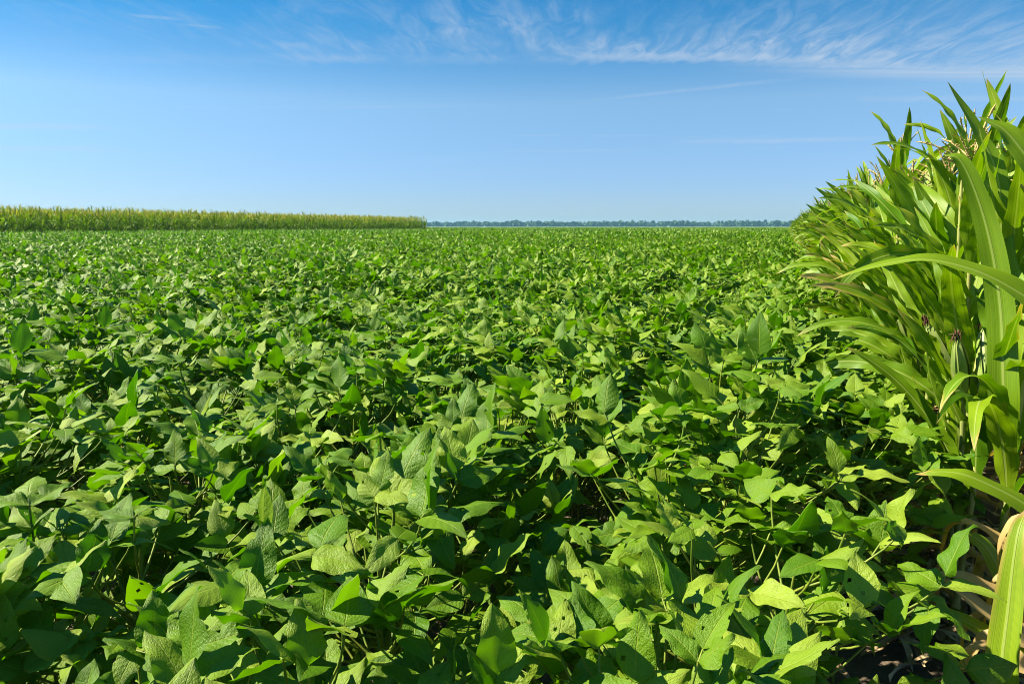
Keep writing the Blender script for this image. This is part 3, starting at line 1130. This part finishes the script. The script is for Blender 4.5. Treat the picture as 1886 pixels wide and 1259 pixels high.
# the far block on the other side of the beans
src = []
for i in range(10):
    st, lv, ta, er = corn_plant(6000 + i, 2.45 + 0.03 * i, n=9, nv=2, ears=0, lod=1, nl=15, spread=1.0, dry_low=0.5, lscale=1.0, dry_top=0.36, tas=1.1)  # upper leaves shifted towards yellow by random amounts
    a = MB()
    a.add(st)
    a.mi[0][:] = 1
    for l_ in lv:
        a.add(l_)
    k0 = len(a.mi)
    a.add(ta)
    for q in range(k0, len(a.mi)):
        a.mi[q] = np.full(len(a.mi[q]), 2)
    src.append(a.mesh('corn', [MAT['corn_far'], MAT['stalk'], MAT['tassel_far']]))
P_ = []
for r in range(0, 22):
    for j in range(0, 380):
        y = 14 + j * 0.22 + rgc.gauss(0, 0.06)
        if y > 84.2 or (r > 12 and j % 2):
            continue
        P_.append((-44.3 - r * 0.76 + rgc.gauss(0, 0.05), y, 0))
blk = scatter('corn_block', P_, [(rgc.gauss(0, 0.04), rgc.gauss(0, 0.04), rgc.uniform(0, 6.28)) for _ in P_],
              [(s, s, s) for s in [rgc.uniform(0.92, 1.06) for _ in P_]], [rgc.randrange(10) for _ in P_], src, 'corn_block_source')
tag(blk, 'distant block of tall corn with yellow tops beyond the soybeans on the left', 'corn crop', None, 'stuff')

# dry leaves and husks lying under the corn
lit = MB()
rl = np.random.default_rng(77)
for k in range(1500):
    y = 1.2 + 16 * rl.random() ** 1.7
    x = CX0 + rl.normal(0.1, 0.28)
    b = (x, y, 0.012 + 0.05 * rl.random())
    c = arch(b, rl.uniform(0, 6.28), rl.uniform(-0.1, 0.5), rl.uniform(-0.5, 0.2), rl.uniform(0.08, 0.4), 8, rl)
    c[:, 2] = np.maximum(c[:, 2], 0.006)
    strip(lit, c, rl.uniform(0.015, 0.05), rl, 2, rl.normal(0, 1.5), 0.6, 0.2, 3)
lt = lit.build('dry_litter', MAT['litter'])
tag(lt, 'tan dry corn leaves littering the bare soil under the corn stalks', 'leaf litter', None, 'stuff')

# ------------------------------------------------------------------ ground, far field, trees, haze


def polar(name, r0, r1, nr, a0, a1, na, zf, mat):
    mb = MB()
    R_ = np.geomspace(r0, r1, nr)
    A_ = np.linspace(a0, a1, na)
    RR, AA = np.meshgrid(R_, A_, indexing='ij')
    P = np.stack([-RR * np.sin(AA), RR * np.cos(AA), zf(RR, AA)], -1)
    mb.grid(P[:, ::-1], np.stack([RR * 0, AA * 0], -1))
    return mb.build(name, mat)


g = polar('ground', 0.05, 2500, 60, 0, 2 * math.pi, 97, lambda R_, A_: R_ * 0, MAT['soil'])
tag(g, 'brown bare soil under the crops', None, None, 'structure')
rf = np.random.default_rng(5)
ff = polar('field', 172, 1900, 60, -1.3, 1.9, 220, lambda R_, A_: 1.02 + rf.normal(0, 0.05, R_.shape), MAT['far_crop'])
tag(ff, 'pale green flat cropland stretching away before the trees', None, None, 'structure')


def crown(mb, c, rx, rz, n, rng, size):
    """leaf clumps spread through a crown's volume"""
    lobes = [(rng.normal(0, 0.42, 3) * np.array([rx, rx, rz * 0.75]), rng.uniform(0.38, 0.62)) for _ in range(7)]
    for k in range(n):
        lc, lr_ = lobes[rng.integers(len(lobes))]
        d = rng.normal(0, 1, 3)
        d /= np.linalg.norm(d)
        p = np.asarray(c) + lc + d * np.array([rx, rx, rz]) * lr_ * rng.uniform(0.5, 1.0) ** 0.5
        Fm = frame(rng.uniform(0, 6.28), rng.uniform(-1.2, 1.2), rng.uniform(0, 3))
        s = size * rng.uniform(0.6, 1.3)
        Q = np.array([[[-s, -s * .6, 0], [-s, s * .6, 0]], [[0, -s * .8, s * .3], [0, s * .8, s * .3]], [[s, -s * .4, 0], [s, s * .4, 0]]]) @ Fm.T + p
        mb.grid(Q, np.zeros((3, 2, 2)), rng.random())


rt = np.random.default_rng(9)
tl = MB()
for k in range(1300):
    px = rt.uniform(-350, 2250)
    D = rt.uniform(1380, 1600)
    lat = (px - 943) / 1310 * D / math.cos(PITCH)
    x = lat * math.cos(YAW) - D * math.sin(YAW)
    y = lat * math.sin(YAW) + D * math.cos(YAW)
    h = rt.uniform(10.6, 11.3) * (1.13 if rt.random() < 0.05 else 1)
    w = rt.uniform(6, 11)
    tl.tube([(x, y, 0), (x, y, h * 0.5)], [0.4, 0.25], 4, 0.5, 1)
    crown(tl, (x, y, h * 0.5), w, h * 0.52, 60, rt, 2.2)
t_ = tl.build('treeline', [MAT['tree_leaf'], MAT['bark']])
tag(t_, 'long hazy blue-green wood along the horizon behind the fields', 'wood', None, 'stuff')

D = 1150
lat = (1447 - 943) / 1310 * D / math.cos(PITCH)
tx, ty = lat * math.cos(YAW) - D * math.sin(YAW), lat * math.sin(YAW) + D * math.cos(YAW)
tree = bpy.data.objects.new('tree', None)
COL.objects.link(tree)
tree.location = (tx, ty, 0)
tag(tree, 'round dark tree standing in front of the far wood beside the corn', 'tree')
tb, tc_ = MB(), MB()
tb.tube([(0, 0, 0), (0.1, 0, 2), (0, 0.1, 5), (0.2, 0, 8)], [0.5, 0.38, 0.3, 0.12], 7)
for a in range(5):
    tb.tube([(0, 0, 3 + a * 0.6), (math.cos(a * 1.3) * 1.6, math.sin(a * 1.3) * 1.6, 5 + a * 0.7), (math.cos(a * 1.3) * 3, math.sin(a * 1.3) * 3, 7 + a * 0.6)], [0.2, 0.14, 0.05], 5)
tb.build('trunk', MAT['bark'], tree)
crown(tc_, (0, 0, 6.8), 5.5, 5.0, 700, rt, 0.8)
tc_.build('crown', MAT['tree_leaf'], tree)


def haze(density):
    mb = MB()
    x0, x1, y0, y1, z0, z1 = -2600, 2600, -2600, 2600, -1.0, 26.0
    c = np.array([[x0, y0], [x1, y0], [x1, y1], [x0, y1]])
    lo = np.c_[c, np.full(4, z0)]
    hi = np.c_[c, np.full(4, z1)]
    me = bpy.data.meshes.new('haze')
    me.from_pydata([tuple(p) for p in np.vstack([lo, hi])], [],
                   [(3, 2, 1, 0), (4, 5, 6, 7), (0, 1, 5, 4), (1, 2, 6, 5), (2, 3, 7, 6), (3, 0, 4, 7)])
    m, nt = new_mat('haze')
    v = N(nt, 'ShaderNodeVolumePrincipled')
    v.inputs['Color'].default_value = (0.32, 0.72, 0.97, 1)
    v.inputs['Density'].default_value = density
    v.inputs['Anisotropy'].default_value = 0.2
    o = N(nt, 'ShaderNodeOutputMaterial')
    nt.links.new(v.outputs[0], o.inputs['Volume'])
    me.materials.append(m)
    ob = bpy.data.objects.new('haze', me)
    COL.objects.link(ob)
    tag(ob, 'thin pale summer haze in the air over the fields', 'haze', None, 'stuff')


haze(0.00018)
